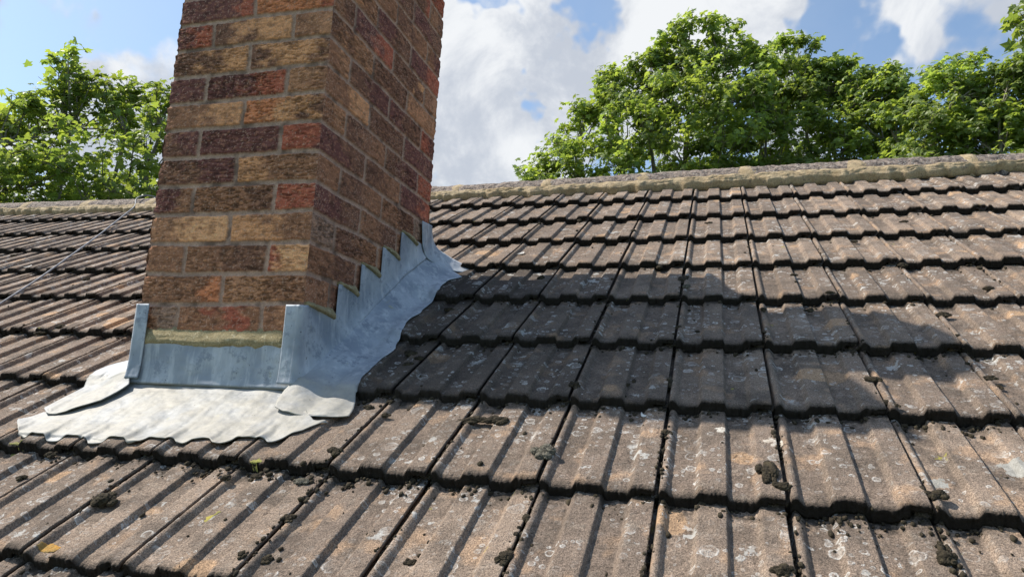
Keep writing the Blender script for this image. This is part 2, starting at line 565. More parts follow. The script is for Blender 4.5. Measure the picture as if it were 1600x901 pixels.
for t_ in tiles:
    bycourse.setdefault(t_[0], []).append(t_)
course_name = {}
for r in bycourse:
    course_name[r] = "topmost course" if r == 7 else ORD[7-r]+" course down from the ridge"
for r, lst in bycourse.items():
    lst.sort(key=lambda t_: t_[2])
    vis = []
    for t_ in lst:
        px, py, z = project(rp(t_[2]+.1, t_[3]+.12, 0))
        t_.append((px, py))
    for i, t_ in enumerate(lst):
        rr, j, x0, s0, pp = t_
        k = int(_hash(np.array(j+50), np.array(r+50), 3)*NVAR) % NVAR
        k = (j*3+r*5+int(4*_hash(np.array(j), np.array(r), 9))) % NVAR
        if k not in used:
            o = protos[k]; used.add(k)
        else:
            o = protos[k].copy(); COL.objects.link(o)
        jx, js, jh = rng.normal(0, .0007), rng.normal(0, .0018), abs(rng.normal(0, .0012))
        pos = rp(x0+jx, s0+js, jh)
        rot = Matrix.Rotation(tilt+rng.normal(0, .004), 4, 'X') @ Matrix.Rotation(rng.normal(0, .0035), 4, 'Z') @ Matrix.Rotation(rng.normal(0, .004), 4, 'Y')
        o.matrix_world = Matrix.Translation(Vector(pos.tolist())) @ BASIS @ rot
        shade_gr = 0.0
        if 1 <= r <= 3 and x0+.1 > 0: shade_gr = .68*math.exp(-max(0, x0-.05)/.65)  # deepens the chimney's shadow in the tile colour, fading away from the flashing
        if r == 0 and -.1 < x0 < .5: shade_gr = .12
        shade_gr = min(.9, shade_gr+abs(rng.normal(0, .07)))
        o.color = (1-shade_gr, 1-shade_gr, 1-shade_gr, 1)
        # words
        yc = (s0+.1)*CP
        xc = x0+.1
        if r >= 2 or r in (1,):
            left = [q for q in lst if q[2]+.1 < -CW/2]
            right = [q for q in lst if q[2]+.1 >= -CW/2]
            if t_ in right:
                where = ORD[right.index(t_)]+" tile right of the chimney"
            else:
                where = ORD[len(left)-1-left.index(t_)]+" tile left of the chimney"
        else:
            where = ORD[i]+" tile from the left"
        fam = ["brown", "grey-brown", "sandy brown", "lichen-spotted"][k % 4] if False else "brown concrete tile"
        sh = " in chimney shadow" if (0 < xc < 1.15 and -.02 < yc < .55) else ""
        if r == 7:
            lab = f"{fam}, topmost course under the ridge, {where}"
        else:
            lab = f"{fam}{sh}, {ORD[7-r]} course below ridge, {where}"
        tag(o, lab, "roof tile", "interlocking concrete tiles laid in courses on the roof")

# ------------------------------------------------------------------ chimney brickwork: relief computed on four faces
def H_(*a): return a
TAN, LTAN = (.46, .30, .165), (.54, .37, .21)
BRN, DBR, LBR = (.225, .145, .092), (.145, .094, .068), (.31, .205, .125)
PUR, RED, ORG = (.125, .068, .064), (.29, .115, .078), (.42, .21, .11)
GRY = (.22, .185, .15)
FRONT = {11: [(PUR, PUR, .8, RED), (ORG, ORG, .5, RED)], 10: [(PUR, RED, .5), (DBR, TAN, .45), (BRN, LBR, .6)],
         9: [(DBR, TAN, .5), (DBR, TAN, .25, DBR)], 8: [(PUR, PUR, .5), (PUR, RED, .6), (LBR, BRN, .7)],
         7: [(BRN, TAN, .7), (ORG, TAN, .4, DBR)], 6: [(DBR, PUR, .5), (PUR, PUR, .5), (RED, PUR, .9)],
         5: [(DBR, PUR, .5), (TAN, BRN, .3)], 4: [(PUR, BRN, .6), (BRN, DBR, .7), (RED, RED, .5)],
         3: [(LBR, LTAN, .4), (TAN, BRN, .45)], 2: [(BRN, BRN, .5), (BRN, DBR, .5), (RED, LTAN, .2)],
         1: [(BRN, ORG, .85), (LBR, BRN, .6)], 0: [(BRN, GRY, .5), (BRN, RED, .5, BRN), (BRN, LBR, .5)]}
SIDE = {15: [None, None, (DBR, RED, .9)], 11: [(BRN, DBR, .5), None, (DBR, LTAN, .9)], 10: [(DBR, LBR, .35), (DBR, DBR, .5), (LBR, LBR, .5)], 9: [(BRN, LBR, .5), (DBR, PUR, .5), (PUR, DBR, .5), (RED, PUR, .5)],
        8: [(BRN, TAN, .6), (DBR, DBR, .5), (PUR, PUR, .5)],
        7: [(BRN, LBR, .5), (DBR, BRN, .5), (DBR, PUR, .5), (RED, RED, .5)], 6: [(PUR, DBR, .5), (DBR, BRN, .5), (PUR, RED, .7)],
        5: [(BRN, BRN, .5), (DBR, BRN, .5), (BRN, DBR, .5), (GRY, BRN, .5)], 4: [(PUR, DBR, .5), (BRN, DBR, .5), (BRN, GRY, .5)],
        3: [(GRY, GRY, .5), (DBR, BRN, .5), (BRN, DBR, .5), (GRY, BRN, .5)], 2: [(BRN, DBR, .5), (DBR, BRN, .5), (BRN, BRN, .5)],
        1: [(BRN, BRN, .5), (DBR, DBR, .5), (BRN, BRN, .5), (BRN, BRN, .5)]}
PAL = [(BRN, DBR, .5), (DBR, BRN, .5), (PUR, DBR, .5), (BRN, LBR, .5), (TAN, BRN, .4), (PUR, RED, .6), (BRN, PUR, .5)]
CH = .075
JT = .0105
ZT, ZB = 1.24, -.60


def brick_face(length, layout_even, layout_odd, cols, seed, res, z0, z1):
    """returns S (positions), Z, D (relief), C (colour) on a grid"""
    ns = int(length/res)+1; nz = int((z1-z0)/res)+1
    s = np.linspace(0, length, ns); z = np.linspace(z0, z1, nz)
    S, Z = np.meshgrid(s, z)
    Sw = S+(fbm(S*12, Z*16, seed+50, 3)-.5)*.011
    Zw = Z+(fbm(S*8, Z*9, seed+60, 3)-.5)*.0095
    k = np.floor(Zw/CH).astype(int)+1            # course index; joint line k is at z=(k-1)*CH ... course k spans below joint
    k = np.floor(Zw/CH).astype(int)+1
    zl = Zw-(k-1)*CH                             # 0..CH inside the course, joint straddles the ends
    bidx = np.zeros(S.shape, int); bl = np.zeros(S.shape); bL = np.ones(S.shape)
    for par, lay in ((0, layout_even), (1, layout_odd)):
        m_ = (k % 2) == par
        for i, (a, b_) in enumerate(lay):
            mm = m_ & (Sw >= a) & (Sw < b_)
            bidx[mm] = i; bl[mm] = (Sw-a)[mm]; bL[mm] = b_-a
    # distance inside the brick to its edge (ends that run off the face keep full)
    first = bl*1.0; last = bL-bl
    starts = np.where(bidx == 0, 1.0, first-JT/2); 
    nlast = np.where((k % 2) == 0, len(layout_even)-1, len(layout_odd)-1)
    ends = np.where(bidx == nlast, 1.0, last-JT/2)
    vert = np.minimum(zl-JT/2, CH-zl-JT/2)
    rag = (fbm(S*160, Z*160, seed+1, 3)-.5)*.0045
    dx = np.minimum(starts, ends); dz = vert
    rr = .004
    qx, qz = np.maximum(rr-dx, 0), np.maximum(rr-dz, 0)
    dist = np.where((dx < rr) & (dz < rr), rr-np.hypot(qx, qz), np.minimum(dx, dz))+rag
    mask = sst(-.0008, .0022, dist)
    # rustic drag marks: short ragged horizontal tears
    drag = fbm(S*75, Z*330, seed+2, 4, .6)
    drag2 = np.abs(fbm(S*45, Z*210, seed+3, 3)-.5)*2
    deep = sst(.50, .62, drag)
    tex = (drag-.5)*.0065-deep*.0036+drag2*.0016+(fbm(S*400, Z*500, seed+4, 2)-.5)*.0014
    per = _hash(bidx+7, k, seed+8)
    tex = tex*(.25+1.15*per)
    D = mask*(.0045+tex)+(1-mask)*((fbm(S*220, Z*220, seed+6, 3)-.5)*.0022-.0005)
    # colour
    C = np.zeros(S.shape+(3,))
    for kk in range(k.min(), k.max()+1):
        lay = layout_even if kk % 2 == 0 else layout_odd
        for i in range(len(lay)):
            mm = (k == kk) & (bidx == i)
            if not mm.any(): continue
            spec = None
            if kk-0 in cols and i < len(cols[kk]): spec = cols[kk][i]
            if spec is None: spec = PAL[int(_hash(np.array(i+3*seed), np.array(kk), seed)*len(PAL)) % len(PAL)]
            c1, c2, sp = spec[:3]
            f = (bl/np.maximum(bL, .01))[mm]
            n = (fbm(S[mm]*30, Z[mm]*45, seed+11+kk, 4)-.5)
            t_ = sst(sp-.16, sp+.16, f+n*.9)[:, None]
            c = np.array(c1)*(1-t_)+np.array(c2)*t_
            if len(spec) > 3:
                t2 = sst(.72, .92, f+n*.7)[:, None]
                c = c*(1-t2)+np.array(spec[3])*t2
            C[mm] = c
    blot = fbm(S*55, Z*90, seed+30, 4)
    C = C*(1-.42*sst(.52, .72, blot)[..., None])                      # sooty blotches
    C = C+(sst(.56, .74, fbm(S*110, Z*190, seed+31, 3))*.10)[..., None]*np.array([1, .66, .38])
    C = C*(1-(.12+.38*per)[..., None]*(deep*mask)[..., None])                             # darker in the tears
    fle = sst(.80, .86, vnoise(S*420, Z*420, seed+33))[..., None]*mask[..., None]
    C = C*(1-fle*.6)+fle*.6*np.array([.36, .32, .27])
    mort = np.array([.27, .245, .21])*(.62+.78*fbm(S*60, Z*60, seed+40, 4)[..., None])
    mort = mort*(1-.5*sst(.55, .75, fbm(S*25, Z*25, seed+41, 3))[..., None])
    C = C*mask[..., None]+mort*(1-mask[..., None])
    C = C*np.array([1.72, 1.21, 1.03])
    return S, Z, D, np.clip(C, .01, .9)


hw = .1075; st = (CW-2*hw)
FE = [(-.01, hw), (hw, CW-hw), (CW-hw, CW+.01)]
FO = [(-.01, CW/2), (CW/2, CW+.01)]
sd3 = CD/3
SE = [(-.01, sd3), (sd3, 2*sd3), (2*sd3, CD+.01)]
so_ = (CD-2*hw)/2
SO = [(-.01, hw), (hw, hw+so_), (hw+so_, CD-hw), (CD-hw, CD+.01)]
chim = empty("chimney", (-CW/2, CD/2, Z0))
tag(chim, "square chimney stack of rustic multicoloured brown and tan bricks", "chimney")
parts = []
specs = [("f", CW, FE, FO, FRONT, 5, .0021, -.25), ("r", CD, SE, SO, SIDE, 6, .0024, -.25),
         ("b", CW, FE, FO, {}, 7, .005, -.3), ("l", CD, SE, SO, {}, 8, .004, -.35)]
AV, AF, AC = [], [], []
off = 0
RC = .006
for tagc, L, e, o_, cols, sdn, res, zb in specs:
    S, Z, D, C = brick_face(L, e, o_, cols, sdn, res, zb, ZT)
    # arris rounding: last mm of the relief fold back so neighbouring faces meet
    ed = np.minimum(S, L-S)
    c_out = D*1.0
    # blend relief to a fixed value at the corner so both faces meet there, ragged by course
    kk = fbm(Z*55, Z*0+1.0, 77 if (tagc in 'fr') else 78, 4)
    kk2 = ((np.floor((Z)/CH)*CH+CH-Z) < JT*.9) | ((Z-np.floor(Z/CH)*CH) < JT*.4)
    cornerD = np.where(kk2, .0008, .0032)+(kk-.5)*.006
    wgt = np.exp(-(ed/.006)**2)
    c_out = c_out*(1-wgt)+cornerD*wgt
    # tangential push so the corner column sits at (d, d)
    ext = np.where(S < L/2, -1, 1)*cornerD*np.exp(-(ed/.005)**2)
    lean = 0
    if tagc == "f": X = -CW+S+ext; Y = -c_out
    if tagc == "r": X = c_out; Y = S+ext
    if tagc == "b": X = -S-ext; Y = CD+c_out
    if tagc == "l": X = -CW-c_out; Y = CD-S-ext
    Vv = np.stack([X, Y, Z], -1).reshape(-1, 3)
    nz, ns = S.shape
    AV.append(Vv); AC.append(C.reshape(-1, 3)); AF.append(grid_faces(ns, nz, off)); off += len(Vv)
loc = np.array([-CW/2, CD/2, Z0])
mesh_np("brickwork", np.concatenate(AV)-loc, np.concatenate(AF), M_BRICK, chim, colors=np.concatenate(AC))


# oversailing courses and cap out of frame, with clay pot: they cast the broad shadow
def chunky(name, x0, x1, y0, y1, z0, z1, m, parent):
    V, F = box_mesh(x0, x1, y0, y1, z0, z1)
    o = mesh_np(name, np.array(V)-loc, F, m, parent, smooth=False)
    md = o.modifiers.new("bevel", 'BEVEL'); md.width = .006; md.segments = 2
    return o


chunky("corbel_course", -CW-.022, .022, -.022, CD+.022, ZT, ZT+.075, M_RENDER, chim)
fz0, fz1 = ZT+.075, ZT+.18
Vf = np.array([(-CW-.01, -.01, fz0), (.01, -.01, fz0), (.01, CD+.01, fz0), (-CW-.01, CD+.01, fz0),
               (-CW+.06, .10, fz1), (-.06, .10, fz1), (-.06, .52, fz1), (-CW+.06, .52, fz1)])-loc
mesh_np("flaunching", Vf, [(0, 1, 5, 4), (1, 2, 6, 5), (2, 3, 7, 6), (3, 0, 4, 7), (4, 5, 6, 7)], M_SAND, chim, smooth=False)
nn = 32
prof = [(.175, 0), (.178, .06), (.168, .09), (.158, .36), (.160, .39), (.172, .395), (.174, .435), (.156, .44), (.140, .43), (.140, .05)]
A = np.linspace(0, 2*np.pi, nn, endpoint=False)
V = np.array([(-.20+r_*np.cos(a), .33+r_*np.sin(a), ZT+.10+z_) for r_, z_ in prof for a in A])-loc
F = [(i*nn+k, i*nn+(k+1) % nn, (i+1)*nn+(k+1) % nn, (i+1)*nn+k) for i in range(len(prof)-1) for k in range(nn)]
mesh_np("chimney_pot", V, F, M_CLAY, chim)

# ------------------------------------------------------------------ lead flashings
def tile_height(x, s):
    """height of the tiled surface off the nose plane"""
    jj = np.floor((x-XJ)/TW); u = x-XJ-jj*TW
    rr_ = np.floor((s-SR)/TG); v = (s-SR-rr_*TG)/TG
    h = np.interp(u, PU, PH, right=-.002)-.0108
    return h-TT*v


def dressed(x, s, soft=.010):
    """lead dressed over the tiles: soft upper envelope of the surface"""
    acc = None
    wsum = 0
    best = np.full(np.broadcast(x, s).shape, -1.0)
    for dxx in (-1.4, -.7, 0, .7, 1.4):
        for dss in (-1.2, 0, 1.2):
            h = tile_height(x+dxx*soft, s+dss*soft*1.5)
            best = np.maximum(best, h)
            wt = 1.0/(1+dxx*dxx*.5)
            acc = h*wt if acc is None else acc+h*wt; wsum += wt
    avg = acc/wsum
    return np.maximum(avg*.75+best*.25, tile_height(x, s)+.0005)+.0035


def solid(o, th=.0022, offset=1):
    md = o.modifiers.new("thickness", 'SOLIDIFY'); md.thickness = th; md.offset = offset
    return o


def lead_obj(name, V, F, pat):
    o = mesh_np(name, V, F, M_LEAD, attr={'patina': pat})
    # make all normals point up/out
    return o


def polar_clip(xs, lo, hi):
    return np.clip(xs, lo, hi)


# --- front apron: upstand on the brick face and a foot lying on the tiles
def front_apron():
    # foot: (w across x, t down slope)
    nx, nt = 420, 90
    a = np.linspace(0, 1, nx); b_ = np.linspace(0, 1, nt)
    Aa, Bb = np.meshgrid(a, b_)
    xl_top, xr_top = -.470, .010
    xl_bot, xr_bot = -.590, .150
    top_s = 0*Aa
    # lower edge line (slope coordinate) from photo
    ex = np.array([-.62, -.585, -.54, -.49, -.42, -.33, -.2, -.1, 0, .07, .12, .15])
    es = np.array([-.155, -.205, -.238, -.250, -.256, -.252, -.240, -.232, -.222, -.205, -.170, -.118])
    X = (xl_top+(xr_top-xl_top)*Aa)*(1-Bb**.8)+(xl_bot+(xr_bot-xl_bot)*Aa)*Bb**.8
    _g = np.linspace(-.7, .3, 2001)
    _p = np.interp((_g-XJ) % TW, [0, .022, .030, .055, .068, .106, .118, .148, .162, TW], [1, .9, 0, 0, 1, 1, 0, 0, 1, 1])
    _p = np.convolve(_p, np.hanning(31)/np.hanning(31).sum(), 'same')
    sb = np.interp(X, ex, es)-(1-np.interp(X, _g, _p))*.010+(fbm(X*30, X*0, 90, 2)-.5)*.012
    Sx = sb*Bb
    dr = dressed(X, Sx, .017)
    flat = -.0005-TT*.35+0*X
    near = np.exp(-(1-Bb)/.20)
    hh = np.maximum(dr*(.10+1.0*near)+(flat+.003)*(.88-.88*near), tile_height(X, Sx)+.0015)
    for _ in range(12): hh[:, 1:-1] = np.maximum((hh[:, :-2]+2*hh[:, 1:-1]+hh[:, 2:])/4, tile_height(X, Sx)[:, 1:-1]+.001)
    fold = np.exp(-np.abs(Sx)/.012)
    h = hh+fold*.003+(fbm(X*14, Sx*14, 91, 3)-.5)*.009*(1-fold)
    lift = sst(.82, 1.0, Bb)*.003*fbm(X*40, X*0, 92, 2)
    V1 = rp(X, Sx, h+lift).reshape(-1, 3)
    F1 = grid_faces(nx, nt)
    # upstand
    nz = 30
    zz = np.linspace(0, 1, nz)
    A2, Z2 = np.meshgrid(a, zz)
    X2 = -.462+(.006+.462)*A2
    zlow = rp(X2, 0*X2, 0*X2)[..., 2]-.006
    Zc = zlow*(1-Z2)+(-.090)*Z2
    Y2 = -.0085-.006*np.exp(-Z2*5)+(fbm(X2*14, Zc*14, 93, 3)-.5)*.009
    V2 = np.stack([X2, Y2, Zc], -1).reshape(-1, 3)
    # join the rows: first row of foot follows first row of upstand
    V1[:nx] = V2[:nx]
    F2 = grid_faces(nx, nz, len(V1))
    V = np.concatenate([V1, V2]); F = np.concatenate([F1[:, ::-1], F2])
    pat = np.concatenate([np.ones(len(V1))*1.0, np.full(len(V2), .10)])
    o = mesh_np("lead_apron", V, F, M_LEAD, attr={'patina': pat})
    solid(o, .0022, 1)
    tag(o, "pale lead apron with scalloped lower edge across the chimney front", "flashing")
    return o


front_apron()

TEETH_Y = [0.135, .245, .362, .478, .615]      # where each step rises by one course
def ztop_side(y):
    z = np.full(np.shape(y), -.002)
    for k, yy in enumerate(TEETH_Y[:-1]):
        z = np.where(y >= yy, (k+1)*CH-.002, z)
    return z


def side_flashing(sign):
    """sign=+1: right side of the chimney; -1: mirrored piece on the left. One lead sheet."""
    def mx(x):                      # x measured outward from the brick face -> world x
        return x if sign > 0 else -CW-x
    parts_V, parts_F, parts_P = [], [], []
    off_ = 0
    # wall sheet with the turn round the front corner
    yb = np.concatenate([np.linspace(.0, .66, 260)]+[np.array([t_-.0006, t_+.0006]) for t_ in TEETH_Y[:4]])
    yb = np.unique(np.sort(yb))
    nfr = 16
    fr = np.linspace(-.034, -.004, nfr)
    nz = 40
    q = np.linspace(0, 1, nz)
    X = []; Y = []; T = []; B_ = []
    ctop = -.004
    for f_ in fr:
        X.append(f_); Y.append(-.0150); T.append(ctop); B_.append(zpl(0)+.004)
    for a_ in np.linspace(0, np.pi/2, 7)[1:-1]:
        X.append(-.004+.0125*math.sin(a_)); Y.append(-.004-.0125*math.cos(a_)); T.append(ctop); B_.append(zpl(0)+.004)
    ztt = ztop_side(yb)
    for y_, t_ in zip(yb, ztt):
        X.append(.0085); Y.append(y_); T.append(t_); B_.append(zpl(y_)+.012+.05*min(1, max(0, y_)/.5))
    X, Y, T, B_ = map(np.array, (X, Y, T, B_))
    n = len(X)
    Zg = B_[None, :]*(1-q[:, None])+T[None, :]*q[:, None]
    Xg = np.repeat(X[None, :], nz, 0); Yg = np.repeat(Y[None, :], nz, 0)
    # vertical tears of steps: pull tooth tips back slightly and dress waviness
    wav = (fbm(Yg*16+3, Zg*16, 101, 3)-.5)*.007*(Yg > .01)
    flare = .012*np.exp(-(Zg-B_[None, :])/.02)
    side = (Yg > -.003)
    Xg = Xg+np.where(side, wav+flare, 0)
    # sloping tops: each tread runs a little downhill at its front end, tooth tip sharp
    V = np.stack([mx(Xg) if sign > 0 else -CW-Xg, Yg-np.where(~side, flare*.6, 0), Zg], -1).reshape(-1, 3)
    parts_V.append(V); parts_F.append(grid_faces(n, nz, off_) if sign > 0 else grid_faces(n, nz, off_, True)); parts_P.append(np.full(len(V), .05)); off_ += len(V)
    # foot: follows the slope
    sF = np.concatenate([np.linspace(-.113, 0, 50), np.linspace(.004, .905, 260)])
    if sign > 0:
        so = np.array([-.115, -.108, -.095, -.06, 0., .054, .114, .18, .27, .373, .48, .593, .676, .74, .778, .80, .86, .905])
        xo = np.array([.075, .155, .184, .176, .152, .139, .137, .140, .136, .115, .122, .119, .108, .115, .140, .118, .04, -.02])
        si = np.array([-.115, -.10, -.07, -.035, 0.0])
        xi = np.array([.045, .012, .000, -.004, .004])
    else:
        so = np.array([-.170, -.15, -.10, -.031, 0.001, .043, .09, .115, .2, .3, .5, .7, .80, .9])
        xo = np.array([.085, .115, .118, .122, .142, .156, .12, .10, .09, .11, .105, .11, .1, .03])
        sF = np.concatenate([np.linspace(-.168, 0, 60), np.linspace(.004, .88, 220)])
        si = np.array([-.170, -.16, -.13, -.11, -.07, -.036, 0.0])
        xi = np.array([.07, .04, .005, -.013, -.022, -.026, .002])
    nw = 46
    ww = np.linspace(0, 1, nw)
    Wg, Sg = np.meshgrid(ww, sF)
    XI = np.where(Sg <= 0, np.interp(Sg, si, xi), .0085+.004)
    XO = np.interp(Sg, so, xo)+(fbm(Sg*22, Sg*0, 103, 2)-.5)*.014*(Sg > 0)
    Xr = XI+(XO-XI)*Wg
    Xw = Xr if sign > 0 else -CW-Xr
    hb = dressed(Xw, Sg, .016)
    hc = (np.clip(Sg*CP/.5, 0, 1)*.050+.022)*CP
    nearf = np.where(Sg < 0, np.exp(Sg/.02), 1)
    hh = hb*(.0+1.0*sst(.01, .13, Xr))+hc*nearf*np.clip(1-Xr/.125, 0, 1)**1.6
    hh = hh+(fbm(Xr*20, Sg*14, 104, 3)-.5)*.012*sst(.02, .07, Xr)*(1-sst(.8, 1, Wg)*.5)
    hh = hh+np.where(Sg < .02, .0045, 0)*(1-sst(-.0, .05, Sg))       # lies over the apron in front
    th_ = tile_height(Xw, Sg)
    for _ in range(14):
        hh[1:-1] = np.maximum((hh[:-2]+2*hh[1:-1]+hh[2:])/4, th_[1:-1]+.0012)
        if _ % 2: hh[:, 1:-1] = np.maximum((hh[:, :-2]+2*hh[:, 1:-1]+hh[:, 2:])/4, th_[:, 1:-1]+.0012)
    for _ in range(5): hh[1:-1] = (hh[:-2]+2*hh[1:-1]+hh[2:])/4
    hh = np.maximum(hh, th_+.0006)
    Vf = rp(Xw, Sg, hh).reshape(-1, 3)
    parts_V.append(Vf); parts_F.append(grid_faces(nw, len(sF), off_) if sign > 0 else grid_faces(nw, len(sF), off_, True))
    pf = np.exp(-np.clip(Sg-(-.0), 0, 9)/.05)*1.0
    parts_P.append(pf.ravel()); off_ += len(Vf)
    o = mesh_np("step_flashing", np.concatenate(parts_V), np.concatenate(parts_F), M_LEAD, attr={'patina': np.concatenate(parts_P)})
    solid(o, .0022, 1)
    return o


fR = side_flashing(1)
tag(fR, "blue-grey lead step flashing with sawtooth top edge on the chimney's right side", "flashing")
fL = side_flashing(-1)
tag(fL, "lead side flashing turned round the chimney's front left corner", "flashing")


def loft(name, A_, B_, nseg=40, nw=14, pat=.1):
    """surface between two 3D polylines given by matching points"""
    A_ = np.array(A_, float); B_ = np.array(B_, float)
    t0 = np.linspace(0, 1, len(A_)); t1 = np.linspace(0, 1, nseg)

    def sm(P):
        Q = np.stack([np.interp(t1, t0, P[:, i]) for i in range(3)], 1)
        for _ in range(3):
            Q[1:-1] = (Q[:-2]+2*Q[1:-1]+Q[2:])/4
        return Q
    a_, b_ = sm(A_), sm(B_)
    ww = np.linspace(0, 1, nw)[None, :, None]
    G = a_[:, None]*(1-ww)+b_[:, None]*ww
    G[..., 2] += (fbm(G[..., 0]*40, G[..., 1]*40, 107, 3)-.5)*.004
    V = G.reshape(-1, 3)
    o = mesh_np(name, V, grid_faces(nw, nseg), M_LEAD, attr={'patina': np.full(len(V), pat)})
    solid(o, .0022, 0)
    return o


# rear corner piece wrapping from the back gutter over the step flashing
rc = loft("gutter_flashing",
          [(.0125, .618, .372), (.0135, .622, .33), (.0155, .628, .29), (.022, .645, .258), (.050, .675, .236), (.090, .715, .2265), (.125, .752, .2290)],
          [(.0125, .700, .378), (.0140, .703, .35), (.018, .712, .322), (.032, .735, .300), (.070, .775, .278), (.110, .800, .262), (.150, .790, .250)])
tag(rc, "small curled lead corner piece at the rear foot of the step flashing", "flashing")

# mortar pointing: parts of the chimney
def lump_strip(name, x0, x1, y0, y1, z0, z1, axis, bulge, seed, slope=0.0, taper=None):
    """lumpy smear of mortar on the front (axis 'x') or right (axis 'y') face"""
    L = (x1-x0) if axis == 'x' else (y1-y0)
    nu, nv = max(20, int(L/.0025)), 26
    a = np.linspace(0, 1, nu); b_ = np.linspace(0, 1, nv)
    Aa, Bb = np.meshgrid(a, b_)
    top = z1+(fbm(Aa*L*40, Aa*0, seed, 3)-.5)*.010
    bot = z0+(fbm(Aa*L*40, Aa*0+5, seed+1, 3)-.5)*.010
    if taper is not None:
        bot = bot+(top-bot)*0
        top = top; bot = z1-(z1-z0)*np.interp(Aa, taper[0], taper[1])
    Z = bot*(1-Bb)+top*Bb
    endf = np.clip(np.minimum(Aa, 1-Aa)*L/.012, 0, 1)**.5
    prof_ = np.sin(np.pi*np.clip(Bb, 0, 1)**.62)**.5*(1.25-.75*Bb)
    d = bulge*prof_*endf*(.88+.24*fbm(Aa*L*16, Z*40, seed+2, 3))+(fbm(Aa*L*10, Z*200, seed+3, 3)-.5)*.0022*prof_-.003
    if axis == 'x':
        V = np.stack([x0+Aa*L, -d+y0, Z], -1)
        F = grid_faces(nu, nv)
    else:
        V = np.stack([d+x0, y0+Aa*L, Z], -1)
        F = grid_faces(nu, nv)
    V = V.reshape(-1, 3)-loc
    o = mesh_np(name, V, F, M_POINT, chim)
    return o


pf = lump_strip("mortar_fillet", -.455, -.030, -.002, -.002, -.106, -.058, 'x', .015, 200)
pf['label'] = "fresh sandy mortar smeared above the apron"
for k in range(5):
    ya = [.004, .145, .258, .375, .490][k]; yb_ = [.135, .245, .362, .478, .600][k]
    zc = k*CH
    q = lump_strip("step_pointing", .002, .002, ya, yb_, zc-.020, zc+.012, 'y', .019, 210+7*k, taper=([0, .5, .92, 1], [.45, .7, 1.0, .9]))

# ------------------------------------------------------------------ ridge
RXs = np.array([-7, -3.34, -2.19, -.38, .28, 1.01, 1.67, 2.14, 5.0])
RZs = np.array([.915, .912, .897, .896, .912, .924, .935, .940, .945])
MXs = np.array([-7, -3.13, -1.96, -.31, 1.0, 1.64, 2.126, 5.0])
MSs = np.array([1.93, 1.927, 1.875, 1.915, 1.965, 2.005, 2.085, 2.20])
jx0 = .602
AX = lambda x: np.interp(x, [-7, -3, -.3, 1, 1.65, 2.13, 5], [1.785, 1.785, 1.80, 1.84, 1.875, 1.93, 2.06])
_xs, _zs = [], []
for _px, _py in [(-200, 330), (0, 318), (240, 311), (700, 292), (900, 279), (1150, 263), (1400, 249), (1600, 239)]:
    _d = ray(_px, _py); _x = 0.0
    for _ in range(8):
        _P = CAM+_d*(float(AX(_x))-CAM[1])/_d[1]; _x = _P[0]
    _xs.append(_x); _zs.append(_P[2]-.004)
RXs = np.array([-9]+_xs+[6]); RZs = np.array([_zs[0]]+_zs+[_zs[-1]+.03])
ridge_caps = []
for k in range(-11, 9):
    xa = jx0+k*.4525
    xb = xa+.4525
    if xb < -4.6 or xa > 3.6: continue
    nx, na = 110, 44
    xs = np.linspace(xa+.004, xb-.004, nx)
    al = np.linspace(math.radians(-14), math.radians(194), na)
    Xg, Ag = np.meshgrid(xs, al)
    zt = np.interp(Xg, RXs, RZs)
    zz = .5*(np.interp((xa+.0), RXs, RZs)+np.interp(xb, RXs, RZs))
    zt = zz+(Xg-(xa+xb)/2)/(xb-xa)*(np.interp(xb, RXs, RZs)-np.interp(xa, RXs, RZs))
    R = .112
    lump = (fbm(Xg*30, Ag*3+k*7, 300+k, 4)-.5)*.010+(fbm(Xg*110, Ag*12, 330+k, 3)-.5)*.005
    rr_ = R+lump
    Yg = AX(Xg)+np.cos(Ag)*rr_*1.02
    Zg = zt-R+np.sin(Ag)*rr_
    V = np.stack([Xg, Yg, Zg], -1).reshape(-1, 3)
    o = mesh_np("ridge_tile", V, grid_faces(nx, na, 0, True), M_RIDGE)
    solid(o, .014, -1)
    px, py, z = project([(xa+xb)/2, apx, .9])
    o['px'] = px
    ridge_caps.append((px, z, o))
ridge_caps.sort(key=lambda q: (q[0]))
names = []
vis = [q for q in ridge_caps]
left_ = [q for q in vis if q[0] < 460]; right_ = [q for q in vis if q[0] >= 460]
for i, q in enumerate(reversed(left_)):
    tag(q[2], f"grey lichened ridge tile on the roof top, {ORD[i]} to the left of the chimney", "ridge tile", "ridge tiles along the top of the roof")
for i, q in enumerate(right_):
    tag(q[2], f"grey lichened ridge tile on the roof top, {ORD[i]} to the right of the chimney", "ridge tile", "ridge tiles along the top of the roof")
for q in ridge_caps: del q[2]['px']

# mortar bed under the caps (a lumpy strip) plus dabs over the joints
nx, nt = 1500, 34
xs = np.linspace(-4.8, 3.8, nx); tt = np.linspace(0, 1, nt)
Xg, Tg = np.meshgrid(xs, tt)
sb = np.interp(Xg, MXs, MSs)+(fbm(Xg*20, Xg*0, 400, 4)-.5)*.050
hb = .006+(fbm(Xg*18, Xg*0, 405, 3)-.5)*.008
hb = hb-.034*np.exp(-(Tg/.04)**2)
y0_ = sb*CP-hb*SP; z0_ = Z0+sb*SP+hb*CP
zcap = np.interp(Xg, RXs, RZs)
y1_ = AX(Xg)-.103; z1_ = zcap-.062+(fbm(Xg*13, Xg*0+3, 407, 4)-.5)*.018
bul = np.sin(np.pi*Tg)*.012+(fbm(Xg*34, Tg*5, 401, 4)-.5)*.016*np.sin(np.pi*Tg)**.5+(fbm(Xg*9, Tg*30, 402, 3)-.5)*.004
Tq = Tg
Yg = y0_*(1-Tq)+y1_*Tq-bul*.6
Zg = z0_*(1-Tq)+z1_*Tq+bul*.8
